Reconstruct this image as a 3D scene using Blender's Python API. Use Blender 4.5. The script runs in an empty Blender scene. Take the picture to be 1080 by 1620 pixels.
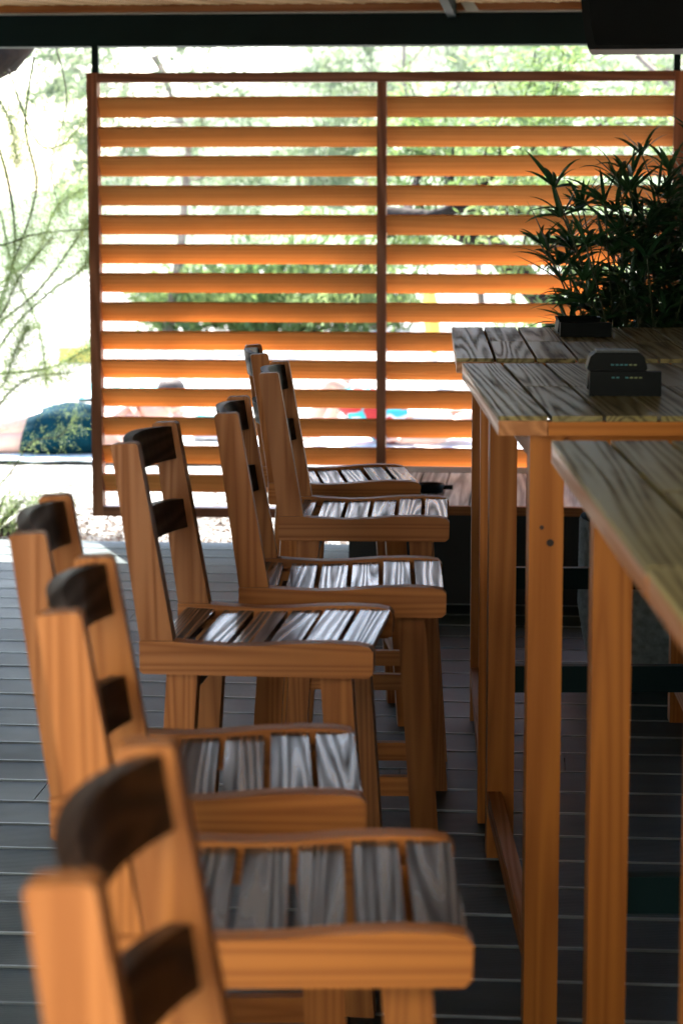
import bpy, bmesh, math, random
from mathutils import Vector, Matrix, noise
R = math.radians
random.seed(7)
scene = bpy.context.scene
COL = scene.collection
TH = R(-4.8)                       # the deck, the screen and the roof are turned this much to the camera

# ---------------------------------------------------------------- materials
def newmat(name):
    m = bpy.data.materials.new(name); m.use_nodes = True
    nt = m.node_tree
    b = nt.nodes['Principled BSDF']
    return m, nt, b

def plain(name, col, rough=.5, metal=0, noise_amt=.25, nscale=8, bump=0., coat=0., spec=.5, bscale=None):
    m, nt, b = newmat(name); N = nt.nodes.new; L = nt.links.new
    tc = N('ShaderNodeTexCoord'); n = N('ShaderNodeTexNoise'); n.inputs['Scale'].default_value = nscale
    n.inputs['Detail'].default_value = 6
    L(tc.outputs['Object'], n.inputs['Vector'])
    r = N('ShaderNodeValToRGB')
    r.color_ramp.elements[0].position = .3; r.color_ramp.elements[1].position = .7
    r.color_ramp.elements[0].color = (*[c*(1-noise_amt) for c in col], 1)
    r.color_ramp.elements[1].color = (*[min(1, c*(1+noise_amt)) for c in col], 1)
    L(n.outputs['Fac'], r.inputs['Fac']); L(r.outputs['Color'], b.inputs['Base Color'])
    b.inputs['Roughness'].default_value = rough; b.inputs['Metallic'].default_value = metal
    b.inputs['Coat Weight'].default_value = coat; b.inputs['Specular IOR Level'].default_value = spec
    if bump:
        n2 = N('ShaderNodeTexNoise'); n2.inputs['Scale'].default_value = bscale or nscale*4; n2.inputs['Detail'].default_value = 5
        L(tc.outputs['Object'], n2.inputs['Vector'])
        bp = N('ShaderNodeBump'); bp.inputs['Strength'].default_value = bump; bp.inputs['Distance'].default_value = .01
        L(n2.outputs['Fac'], bp.inputs['Height']); L(bp.outputs['Normal'], b.inputs['Normal'])
    return m

def wood(name, axis, dark, light, rough=(.3, .6), coat=.2, coat_rough=.15, rings=7., bump=.15, contrast=(.3, .75), freq=11., spec=.5, along=.9, bleach=None, fib=.35):
    """grain runs along axis 0/1/2 of the object's own coordinates; every object gets its own cut of the log"""
    m, nt, b = newmat(name); N = nt.nodes.new; L = nt.links.new
    tc = N('ShaderNodeTexCoord'); oi = N('ShaderNodeObjectInfo')
    mu = N('ShaderNodeMath'); mu.operation = 'MULTIPLY'; mu.inputs[1].default_value = 37.
    L(oi.outputs['Random'], mu.inputs[0])
    ad = N('ShaderNodeVectorMath'); ad.operation = 'ADD'
    L(tc.outputs['Object'], ad.inputs[0]); L(mu.outputs[0], ad.inputs[1])
    mp = N('ShaderNodeMapping'); s = [freq]*3; s[axis] = along; mp.inputs['Scale'].default_value = s
    L(ad.outputs[0], mp.inputs['Vector'])
    n = N('ShaderNodeTexNoise'); n.inputs['Scale'].default_value = 1.; n.inputs['Detail'].default_value = 1.5
    n.inputs['Roughness'].default_value = .4
    L(mp.outputs[0], n.inputs['Vector'])
    k = N('ShaderNodeMath'); k.operation = 'MULTIPLY'; k.inputs[1].default_value = rings*2; L(n.outputs['Fac'], k.inputs[0])
    pp = N('ShaderNodeMath'); pp.operation = 'PINGPONG'; pp.inputs[1].default_value = .5; L(k.outputs[0], pp.inputs[0])
    k2 = N('ShaderNodeMath'); k2.operation = 'MULTIPLY'; k2.inputs[1].default_value = 2.; L(pp.outputs[0], k2.inputs[0])
    mp2 = N('ShaderNodeMapping'); s2 = [190.]*3; s2[axis] = 5.; mp2.inputs['Scale'].default_value = s2
    L(ad.outputs[0], mp2.inputs['Vector'])
    n2 = N('ShaderNodeTexNoise'); n2.inputs['Scale'].default_value = 1.; n2.inputs['Detail'].default_value = 4
    L(mp2.outputs[0], n2.inputs['Vector'])
    mx = N('ShaderNodeMix'); mx.data_type = 'FLOAT'; mx.inputs[0].default_value = fib
    L(k2.outputs[0], mx.inputs[2]); L(n2.outputs['Fac'], mx.inputs[3])
    r = N('ShaderNodeValToRGB'); e = r.color_ramp.elements
    e[0].position = contrast[0]; e[0].color = (*dark, 1); e[1].position = contrast[1]; e[1].color = (*light, 1)
    L(mx.outputs[0], r.inputs['Fac'])
    # slow tone change from piece to piece
    hv = N('ShaderNodeHueSaturation'); mr = N('ShaderNodeMapRange')
    mr.inputs['To Min'].default_value = .8; mr.inputs['To Max'].default_value = 1.2
    L(oi.outputs['Random'], mr.inputs['Value']); L(mr.outputs[0], hv.inputs['Value']); L(r.outputs['Color'], hv.inputs['Color'])
    out = hv.outputs['Color']
    if bleach:                                        # grey weathering in blotches
        n3 = N('ShaderNodeTexNoise'); n3.inputs['Scale'].default_value = 5; n3.inputs['Detail'].default_value = 5
        L(ad.outputs[0], n3.inputs['Vector'])
        rr = N('ShaderNodeValToRGB'); rr.color_ramp.elements[0].position = .4; rr.color_ramp.elements[1].position = .65
        L(n3.outputs['Fac'], rr.inputs['Fac'])
        mm = N('ShaderNodeMix'); mm.data_type = 'RGBA'; mm.inputs[7].default_value = (*bleach, 1)
        ml = N('ShaderNodeMath'); ml.operation = 'MULTIPLY'; ml.inputs[1].default_value = .6
        L(rr.outputs['Color'], ml.inputs[0]); L(ml.outputs[0], mm.inputs[0]); L(out, mm.inputs[6]); out = mm.outputs[2]
    L(out, b.inputs['Base Color'])
    m2 = N('ShaderNodeMapRange'); m2.inputs['To Min'].default_value = rough[1]; m2.inputs['To Max'].default_value = rough[0]
    m2.inputs['From Min'].default_value = contrast[0]; m2.inputs['From Max'].default_value = contrast[1]
    L(mx.outputs[0], m2.inputs['Value']); L(m2.outputs[0], b.inputs['Roughness'])
    b.inputs['Specular IOR Level'].default_value = spec
    b.inputs['Coat Roughness'].default_value = coat_rough
    if coat:
        m3 = N('ShaderNodeMapRange'); m3.inputs['To Min'].default_value = coat*.1; m3.inputs['To Max'].default_value = coat
        m3.inputs['From Min'].default_value = contrast[0]; m3.inputs['From Max'].default_value = contrast[1]
        L(mx.outputs[0], m3.inputs['Value']); L(m3.outputs[0], b.inputs['Coat Weight'])
    bp = N('ShaderNodeBump'); bp.inputs['Strength'].default_value = bump; bp.inputs['Distance'].default_value = .002
    L(mx.outputs[0], bp.inputs['Height']); L(bp.outputs['Normal'], b.inputs['Normal'])
    return m

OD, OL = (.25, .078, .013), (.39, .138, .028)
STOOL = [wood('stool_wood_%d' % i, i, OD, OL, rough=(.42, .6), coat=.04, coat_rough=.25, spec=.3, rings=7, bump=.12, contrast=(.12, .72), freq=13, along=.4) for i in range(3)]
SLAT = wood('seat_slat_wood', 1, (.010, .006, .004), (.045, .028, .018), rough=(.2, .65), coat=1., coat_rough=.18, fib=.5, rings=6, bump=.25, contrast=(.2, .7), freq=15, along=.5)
SHADEW = wood('shaded_rail_wood', 1, (.022, .010, .004), (.05, .021, .008), rough=(.45, .6), coat=.05, rings=4, bump=.1, along=.4)  # stool wood darkened: shade of back rails and seat gaps painted in
TAB = [wood('table_wood_%d' % i, i, (.32, .095, .010), (.46, .152, .02), rough=(.42, .6), coat=.04, coat_rough=.3, rings=7, bump=.12, along=.4, freq=12, spec=.3, contrast=(.12, .75)) for i in range(3)]
TABS = wood('table_side_wood', 1, (.32, .11, .02), (.46, .18, .045), rough=(.3, .45), coat=.5, coat_rough=.25, rings=5, bump=.1, along=.4, freq=12)
TOP = wood('table_top_wood', 1, (.08, .055, .016), (.33, .26, .085), rough=(.42, .65), coat=.22, coat_rough=.25, spec=.35, rings=7, bump=.4, contrast=(.25, .62), freq=13, along=.35, fib=.5, bleach=(.30, .25, .11))
SCR = [wood('screen_wood_%d' % i, i, (.60, .24, .052), (.77, .36, .10), rough=(.45, .6), coat=0, rings=6, bump=.05, freq=12, along=.2, contrast=(.0, .95)) for i in range(3)]
SCRF = [wood('screen_frame_wood_%d' % i, i, (.22, .066, .02), (.34, .11, .035), rough=(.45, .6), coat=0, rings=5, bump=.06, freq=9, along=.6) for i in range(3)]
LOWT = wood('low_table_wood', 1, (.26, .26, .23), (.60, .61, .57), rough=(.3, .55), coat=.5, coat_rough=.3, rings=5, bump=.2, freq=12, along=.3, fib=.6)  # planks whitened in the colour for the bright glare they reflect
STEEL = plain('dark_green_steel', (.002, .013, .014), .55, nscale=3, bump=.05, spec=.12)
BLACK = plain('black_plastic', (.002, .004, .004), .5, nscale=10, bump=.04, spec=.12)
CHAR = plain('charcoal_panel', (.010, .012, .011), .6, nscale=5)
WHITE = plain('white_trim', (.75, .78, .74), .5, noise_amt=.08)
ALU = plain('grey_aluminium', (.36, .35, .32), .35, metal=.4, noise_amt=.1)
BARK = plain('bark', (.018, .011, .008), .95, noise_amt=.6, nscale=9, bump=1., bscale=25)
SKIN = plain('skin', (.62, .36, .27), .5, noise_amt=.08)
HAIR = plain('hair', (.05, .03, .022), .6, noise_amt=.4, nscale=60, bump=.5)

def leafmat(name, cols, trans=.45, nscale=1.3, rough=.5):
    m, nt, b = newmat(name); N = nt.nodes.new; L = nt.links.new
    tc = N('ShaderNodeTexCoord'); n = N('ShaderNodeTexNoise'); n.inputs['Scale'].default_value = nscale; n.inputs['Detail'].default_value = 4
    L(tc.outputs['Object'], n.inputs['Vector'])
    r = N('ShaderNodeValToRGB'); e = r.color_ramp.elements
    e[0].position = .35; e[0].color = (*cols[0], 1); e[1].position = .65; e[1].color = (*cols[-1], 1)
    L(n.outputs['Fac'], r.inputs['Fac']); L(r.outputs['Color'], b.inputs['Base Color'])
    b.inputs['Roughness'].default_value = rough
    t = N('ShaderNodeBsdfTranslucent'); L(r.outputs['Color'], t.inputs['Color'])
    mx = N('ShaderNodeMixShader'); mx.inputs[0].default_value = trans
    L(b.outputs[0], mx.inputs[1]); L(t.outputs[0], mx.inputs[2])
    L(mx.outputs[0], nt.nodes['Material Output'].inputs['Surface'])
    return m
TAMA = leafmat('tamarisk_leaf', [(.10, .17, .05), (.22, .28, .10)], .5)
PALE = leafmat('pale_leaf', [(.10, .15, .075), (.17, .21, .12)], .5)
FBARK = plain('grey_bark', (.22, .17, .13), .9, noise_amt=.4, nscale=9, bump=.6)
PALM = leafmat('palm_leaf', [(.012, .055, .024), (.045, .12, .04)], .3, 6, .35)

# ---------------------------------------------------------------- object helpers
def tag(o, label=None, cat=None, group=None, kind=None):
    if label: o['label'] = label
    if cat: o['category'] = cat
    if group: o['group'] = group
    if kind: o['kind'] = kind
    return o
def empty(name, loc=(0, 0, 0), rz=0):
    o = bpy.data.objects.new(name, None); o.empty_display_size = .1; COL.objects.link(o)
    o.location = loc; o.rotation_euler = (0, 0, rz); return o
def link(name, me, mat, parent=None, smooth=False, loc=None):
    if mat and not me.materials: me.materials.append(mat)
    if smooth:
        for p in me.polygons: p.use_smooth = True
    o = bpy.data.objects.new(name, me); COL.objects.link(o)
    if parent: o.parent = parent
    if loc: o.location = loc
    return o
def finish(name, bm, mat, parent=None, bevel=0., seg=2, smooth=False, loc=None):
    if bevel:
        ed = [e for e in bm.edges if len(e.link_faces) == 2 and e.calc_face_angle(0) > .6]
        bmesh.ops.bevel(bm, geom=ed, offset=bevel, segments=seg, affect='EDGES', profile=.6)
    bmesh.ops.recalc_face_normals(bm, faces=bm.faces)
    me = bpy.data.meshes.new(name); bm.to_mesh(me); bm.free()
    return link(name, me, mat, parent, smooth, loc)
def abox(bm, x0, x1, y0, y1, z0, z1, mtx=None):
    vs = [bm.verts.new(Vector(p)) for p in [(x0,y0,z0),(x1,y0,z0),(x1,y1,z0),(x0,y1,z0),(x0,y0,z1),(x1,y0,z1),(x1,y1,z1),(x0,y1,z1)]]
    if mtx:
        for v in vs: v.co = mtx @ v.co
    for f in [(0,3,2,1),(4,5,6,7),(0,1,5,4),(1,2,6,5),(2,3,7,6),(3,0,4,7)]: bm.faces.new([vs[i] for i in f])
    return vs
def box(name, b, mat, parent=None, bevel=.003, mtx=None, seg=2):
    bm = bmesh.new(); abox(bm, *b, mtx); return finish(name, bm, mat, parent, bevel, seg)
def prism(name, pts, y0, y1, mat, parent=None, bevel=.003, axis='y'):
    """polygon pts in x,z pushed through y0..y1"""
    bm = bmesh.new()
    a = [bm.verts.new((x, y0, z)) for x, z in pts]; c = [bm.verts.new((x, y1, z)) for x, z in pts]
    bm.faces.new(a); bm.faces.new(c[::-1]); n = len(pts)
    for i in range(n): bm.faces.new([a[i], c[i], c[(i+1) % n], a[(i+1) % n]])
    return finish(name, bm, mat, parent, bevel)
def tube(bm, pts, rads, seg=7, cap=True):
    rings = []
    for i, p in enumerate(pts):
        p = Vector(p)
        d = (Vector(pts[min(i+1, len(pts)-1)]) - Vector(pts[max(i-1, 0)])).normalized()
        u = d.orthogonal().normalized() if i == 0 else (u - d*u.dot(d)).normalized()
        v = d.cross(u); r = rads[i] if isinstance(rads, (list, tuple)) else rads
        rings.append([bm.verts.new(p + (u*math.cos(t*2*math.pi/seg) + v*math.sin(t*2*math.pi/seg))*r) for t in range(seg)])
    for a, c in zip(rings, rings[1:]):
        for k in range(seg): bm.faces.new([a[k], a[(k+1) % seg], c[(k+1) % seg], c[k]])
    if cap: bm.faces.new(rings[0][::-1]); bm.faces.new(rings[-1])
def children(o): return [c for c in COL.objects if c.parent == o]
def copy_tree(o, parent=None):
    c = o.copy(); COL.objects.link(c)
    if parent: c.parent = parent
    for ch in children(o): copy_tree(ch, c)
    return c

# ---------------------------------------------------------------- camera
CAMZ = 1.5; PH = .1401
cam = bpy.data.cameras.new('camera'); co = bpy.data.objects.new('camera', cam); COL.objects.link(co)
co.location = (0, 0, CAMZ); co.rotation_euler = (math.pi/2 - PH, 0, 0)
cam.sensor_fit = 'VERTICAL'; cam.sensor_height = 36; cam.lens = 3635/1620*36
cam.clip_start = .05; cam.clip_end = 1500
cam.dof.use_dof = True; cam.dof.focus_distance = 5.7; cam.dof.aperture_fstop = 5.8
scene.camera = co

# ---------------------------------------------------------------- setting: deck and ground
def deck():
    bm = bmesh.new(); rnd = random.Random(3)
    y = 9.63; p = .2; g = .006; c = .004
    while y > -1.5:
        x = -5.0 - rnd.random()*1.5
        while x < 3.6:
            ln = rnd.choice([1.6, 2.2, 2.2, 2.9]); x1 = x + ln - .003; y0 = y - p + g; dz = rnd.uniform(-.0012, .0008)
            prof = [(y0, -.025), (y0, -c+dz), (y0+c, dz), (y-c, dz), (y, -c+dz), (y, -.025)]
            a = [bm.verts.new((x, q, z)) for q, z in prof]; b = [bm.verts.new((x1, q, z)) for q, z in prof]
            for i in range(5): bm.faces.new([a[i], b[i], b[i+1], a[i+1]])
            bm.faces.new(a); bm.faces.new(b[::-1])
            x += ln
        y -= p
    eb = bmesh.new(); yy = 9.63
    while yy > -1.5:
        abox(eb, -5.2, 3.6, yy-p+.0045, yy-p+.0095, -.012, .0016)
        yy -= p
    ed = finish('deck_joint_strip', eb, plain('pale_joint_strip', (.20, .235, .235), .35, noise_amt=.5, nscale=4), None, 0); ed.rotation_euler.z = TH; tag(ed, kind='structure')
    bmesh.ops.recalc_face_normals(bm, faces=bm.faces)
    m, nt, b = newmat('composite_decking'); N = nt.nodes.new; L = nt.links.new
    tc = N('ShaderNodeTexCoord')
    mp = N('ShaderNodeMapping'); mp.inputs['Scale'].default_value = (.7, 6, 1); L(tc.outputs['Object'], mp.inputs[0])
    n = N('ShaderNodeTexNoise'); n.inputs['Scale'].default_value = 2.2; n.inputs['Detail'].default_value = 7; n.inputs['Roughness'].default_value = .65
    L(mp.outputs[0], n.inputs[0])
    ge = N('ShaderNodeNewGeometry')
    r = N('ShaderNodeValToRGB'); e = r.color_ramp.elements
    e[0].position = .32; e[0].color = (.006, .018, .019, 1); e[1].position = .68; e[1].color = (.022, .042, .043, 1)
    L(n.outputs['Fac'], r.inputs[0])
    hv = N('ShaderNodeHueSaturation'); mr = N('ShaderNodeMapRange'); mr.inputs['To Min'].default_value = .75; mr.inputs['To Max'].default_value = 1.25
    L(ge.outputs['Random Per Island'], mr.inputs[0]); L(mr.outputs[0], hv.inputs['Value']); L(r.outputs[0], hv.inputs['Color'])
    n3 = N('ShaderNodeTexNoise'); n3.inputs['Scale'].default_value = 3.; n3.inputs['Detail'].default_value = 8; L(tc.outputs['Object'], n3.inputs[0])
    rs = N('ShaderNodeValToRGB'); rs.color_ramp.elements[0].position = .55; rs.color_ramp.elements[1].position = .72
    L(n3.outputs['Fac'], rs.inputs[0])
    ms = N('ShaderNodeMix'); ms.data_type = 'RGBA'; ms.inputs[7].default_value = (.07, .09, .09, 1)
    mk = N('ShaderNodeMath'); mk.operation = 'MULTIPLY'; mk.inputs[1].default_value = .45; L(rs.outputs[0], mk.inputs[0])
    L(mk.outputs[0], ms.inputs[0]); L(hv.outputs[0], ms.inputs[6]); L(ms.outputs[2], b.inputs['Base Color'])
    r2 = N('ShaderNodeMapRange'); r2.inputs['To Min'].default_value = .38; r2.inputs['To Max'].default_value = .62
    L(n3.outputs['Fac'], r2.inputs[0]); b.inputs['Specular IOR Level'].default_value = .22
    L(r2.outputs[0], b.inputs['Roughness'])
    w = N('ShaderNodeTexWave'); w.bands_direction = 'Y'; w.inputs['Scale'].default_value = 32; w.inputs['Distortion'].default_value = .15
    L(tc.outputs['Object'], w.inputs[0])
    bp = N('ShaderNodeBump'); bp.inputs['Strength'].default_value = .35; bp.inputs['Distance'].default_value = .002
    L(w.outputs['Fac'], bp.inputs['Height']); L(bp.outputs[0], b.inputs['Normal'])
    o = finish('deck', bm, m); o.rotation_euler.z = TH; tag(o, kind='structure')
    o2 = box('deck_base', (-6.6, 6.2, -1.6, 9.61, -.149, -.03), CHAR, None, 0); o2.rotation_euler.z = TH; tag(o2, kind='structure')
deck()

def ground():
    bm = bmesh.new()
    xs = [-400, -120, -60, -30, -15] + [-10 + i*.5 for i in range(41)] + [15, 30, 60, 120, 400]
    ys = [-200, -60, -20, -5, 3, 8] + [9 + i*.35 for i in range(60)] + [32, 36, 42, 55, 80, 140, 300, 700]
    g = []
    for y in ys:
        row = []
        for x in xs:
            h = -.15 + (.02*noise.noise(Vector((x*.8, y*.8, 0))) if 9 < y < 35 and abs(x) < 12 else 0)
            row.append(bm.verts.new((x, y, h)))
        g.append(row)
    for a, b in zip(g, g[1:]):
        for i in range(len(a)-1): bm.faces.new([a[i], a[i+1], b[i+1], b[i]])
    m, nt, b = newmat('pale_sand'); N = nt.nodes.new; L = nt.links.new
    tc = N('ShaderNodeTexCoord')
    n = N('ShaderNodeTexNoise'); n.inputs['Scale'].default_value = 9; n.inputs['Roughness'].default_value = .7; n.inputs['Detail'].default_value = 8; L(tc.outputs['Object'], n.inputs[0])
    r = N('ShaderNodeValToRGB'); e = r.color_ramp.elements; e[0].position = .4; e[0].color = (.03, .022, .014, 1); e[1].position = .56; e[1].color = (.34, .33, .30, 1)
    L(n.outputs['Fac'], r.inputs[0]); L(r.outputs[0], b.inputs['Base Color']); b.inputs['Roughness'].default_value = .9
    bp = N('ShaderNodeBump'); bp.inputs['Strength'].default_value = .6; bp.inputs['Distance'].default_value = .03
    L(n.outputs['Fac'], bp.inputs['Height']); L(bp.outputs[0], b.inputs['Normal'])
    o = finish('ground', bm, m, smooth=True); tag(o, kind='structure')
ground()

def litter():                                     # leaf litter and gravel in front of the deck's edge
    bm = bmesh.new(); rnd = random.Random(5)
    for i in range(15000):
        x = rnd.uniform(-1.9, 1.2); y = 9.72 - x*.084 + abs(rnd.gauss(0, 1.1)); s = rnd.uniform(.005, .018)
        if rnd.random() < .2: x = rnd.uniform(-.95, -.3); y = 9.72 - x*.084 + rnd.uniform(0, .35)
        c = Vector((x, y, -.145 + rnd.random()*.02)); M = Matrix.Rotation(rnd.uniform(0, 6), 3, 'Z') @ Matrix.Rotation(rnd.uniform(-.6, .6), 3, 'X')
        a = [bm.verts.new(c + M @ Vector(v)) for v in [(-s, 0, 0), (0, -s*.5, .003), (s, 0, 0), (0, s*.5, .004)]]
        a.append(bm.verts.new(c + M @ Vector((0, 0, s*.6))))
        for k in range(4): bm.faces.new([a[k], a[(k+1) % 4], a[4]])
    m, nt, b = newmat('leaf_litter'); N = nt.nodes.new
    ge = N('ShaderNodeNewGeometry'); r = N('ShaderNodeValToRGB'); e = r.color_ramp.elements
    e[0].color = (.03, .015, .01, 1); e[1].color = (.2, .17, .13, 1); e2 = r.color_ramp.elements.new(.6); e2.color = (.06, .028, .014, 1)
    nt.links.new(ge.outputs['Random Per Island'], r.inputs[0]); nt.links.new(r.outputs[0], b.inputs['Base Color']); b.inputs['Roughness'].default_value = .9
    o = finish('leaf_litter', bm, m)
    tag(o, 'dry brown leaves and pebbles scattered along the edge of the deck', 'leaf litter', kind='stuff')
litter()

def hill():
    bm = bmesh.new(); g = []
    for j in range(40):
        row = []
        for i in range(90):
            x = -90 + i*2.4; y = 42 + j*2.2
            t = j/39
            h = -.6 + (3 + 24*t)*max(0, min(1, (x+12)/50 + .12))*t**.6 + noise.noise(Vector((x*.08, y*.08, 2)))*2.2*t**.5 + noise.noise(Vector((x*.4, y*.4, 5)))*.7*t**.5
            row.append(bm.verts.new((x, y, h)))
        g.append(row)
    for a, b in zip(g, g[1:]):
        for i in range(len(a)-1): bm.faces.new([a[i], a[i+1], b[i+1], b[i]])
    m = plain('scrub_hill', (.085, .11, .06), .95, noise_amt=.55, nscale=.5, bump=1, bscale=2)
    tag(finish('hillside', bm, m, smooth=True), kind='structure')
hill()

# ---------------------------------------------------------------- pergola roof
def pergola():
    e = tag(empty('pergola', (0, 0, 0), TH), 'dark steel pergola with reed mat ceiling over the deck', 'pergola')
    box('beam', (-5.2, 3.8, 9.78, 9.90, 2.093, 2.222), STEEL, e, .004)
    box('trim_strip', (-5.2, 3.8, 9.80, 9.86, 2.226, 2.240), WHITE, e, 0)
    box('batten', (-5.2, 3.8, 9.73, 9.775, 2.232, 2.262), STOOL[0], e, .002)
    # reeds
    bm = bmesh.new(); rnd = random.Random(9)
    for i in range(560):
        x = -3.6 + i*.0122; r = rnd.uniform(.0042, .0066)
        z = 2.262 + rnd.uniform(0, .006)
        dx = .75 + rnd.uniform(-.04, .04)
        tube(bm, [(x, 9.76, z), (x - dx*.5, 9.0, z+rnd.uniform(-.003, .003)), (x - dx, 8.2, z)], r, 5, False)
    m, nt, b = newmat('reed'); N = nt.nodes.new; ge = N('ShaderNodeNewGeometry'); r = N('ShaderNodeValToRGB')
    r.color_ramp.elements[0].color = (.45, .24, .09, 1); r.color_ramp.elements[1].color = (.85, .62, .34, 1)
    nt.links.new(ge.outputs['Random Per Island'], r.inputs[0]); nt.links.new(r.outputs[0], b.inputs['Base Color'])
    finish('reed_matting', bm, m, e, smooth=True)
    reed = wood('reed_sheet', 1, (.2, .11, .05), (.30, .20, .10), coat=0, freq=40)
    box('roof_sheet', (-5.2, 3.8, .85, 10.35, 2.275, 2.31), reed, e, 0)
    box('roof_sheet', (.16, 3.8, -.5, .845, 2.275, 2.31), reed, e, 0)  # extra unseen roof piece, added to shade the tables and right faces
    for k, x in enumerate((-3.2, -1.95, -.38+.92*0-.0, 1.2, 2.5)):
        x = [-3.4, -2.7, -.335 + .86, 2.05, 3.3][k] - (.0 if k != 2 else .90)
        box('rafter', (x, x+.035, .9, 9.77, 2.20, 2.262), STEEL, e, .002)
    prism('bracket', [(-.322, 2.262), (-.27, 2.262), (-.245, 2.226), (-.30, 2.226)], 9.70, 9.725, WHITE, e, .001)
    for x, y in ((-5.0, 9.8), (1.62, 9.78), (-5.0, .5), (3.6, 9.8), (3.6, .5)):
        box('column', (x, x+.08, y, y+.08, -.02, 2.205 if y < 5 else 2.092), STEEL, e, .004)
pergola()

# ---------------------------------------------------------------- unseen walls added to block and bounce light
w = box('shade_wall_right', (1.8, 1.95, -.5, 9.0, 0, 2.26), plain('shade_wall_green', (.02, .03, .026), .6, nscale=3), None, 0)  # added out of view to block light from the right
w.rotation_euler.z = TH; tag(w, 'dark unseen wall added at the right to keep light off the deck', 'wall')

w = box('shade_wall_left', (-2.6, -2.45, .9, 9.5, 0, 2.26), plain('shade_wall_green_left', (.02, .03, .026), .6, nscale=3), None, 0)  # put in out of view, cuts the light from the left
w.rotation_euler.z = TH; tag(w, 'dark unseen wall added at the left to block side light', 'wall')
w = box('bounce_wall', (-2.3, .12, -.5, -.38, 0, 3.3), plain('bounce_wall_cream', (.86, .80, .66), .9, noise_amt=.05), None, 0)  # added as a reflector: catches the sun and fills the near stools
w.rotation_euler.z = TH; tag(w, 'cream wall added unseen behind the viewer to bounce sunlight onto the stools', 'wall')

w = box('shade_wall_back', (.125, 1.79, -.48, -.36, 0, 2.26), plain('shade_wall_green_back', (.02, .03, .026), .6, nscale=3), None, 0)  # added out of view, leaves light from behind only at the left
w.rotation_euler.z = TH; tag(w, 'dark unseen wall added behind the viewer to block light beside the cream wall', 'wall')

# ---------------------------------------------------------------- louvred screen
def screen():
    e = tag(empty('louvre_screen', (-1.070, 9.80, .10), TH), 'tall orange wooden screen of slanted horizontal slats in a two bay frame', 'slatted screen')
    W, Ht = 2.492, 1.878; st = .045; D = .07
    box('stile', (0, st, 0, D, 0, Ht), SCRF[2], e, .002)
    box('stile', (W-st, W, 0, D, 0, Ht), SCRF[2], e, .002)
    mx = 1.222
    box('mullion', (mx, mx+.038, -.002, D, .043, Ht-.042), SCRF[2], e, .002)
    box('top_rail', (st+.001, W-st-.001, .001, D, Ht-.04, Ht), SCRF[0], e, .002)
    box('bottom_rail', (st+.001, W-st-.001, .001, D, 0, .042), SCRF[0], e, .002)
    a0 = R(39); wd, t = .100, .013
    for k in range(14):
        ztop = .178 + k*.12254
        for x0, x1 in ((st+.001, mx-.001), (mx+.039, W-st-.001)):
            # top edge leans towards the deck
            a = a0 + R(random.uniform(-.9, .9))
            M = Matrix.Translation((0, .006, ztop + random.uniform(-.0012, .0012))) @ Matrix.Rotation(a, 4, 'X')
            bm = bmesh.new(); abox(bm, x0, x1, 0, t, -wd, 0, M)
            finish('slat', bm, SCR[0], e, .002)
    box('hanger', (.020, .047, .02, .045, Ht, Ht+.1145), STEEL, e, .001)
    box('hanger', (W-.05, W-.022, .02, .045, Ht, Ht+.1145), STEEL, e, .001)
screen()

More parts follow.
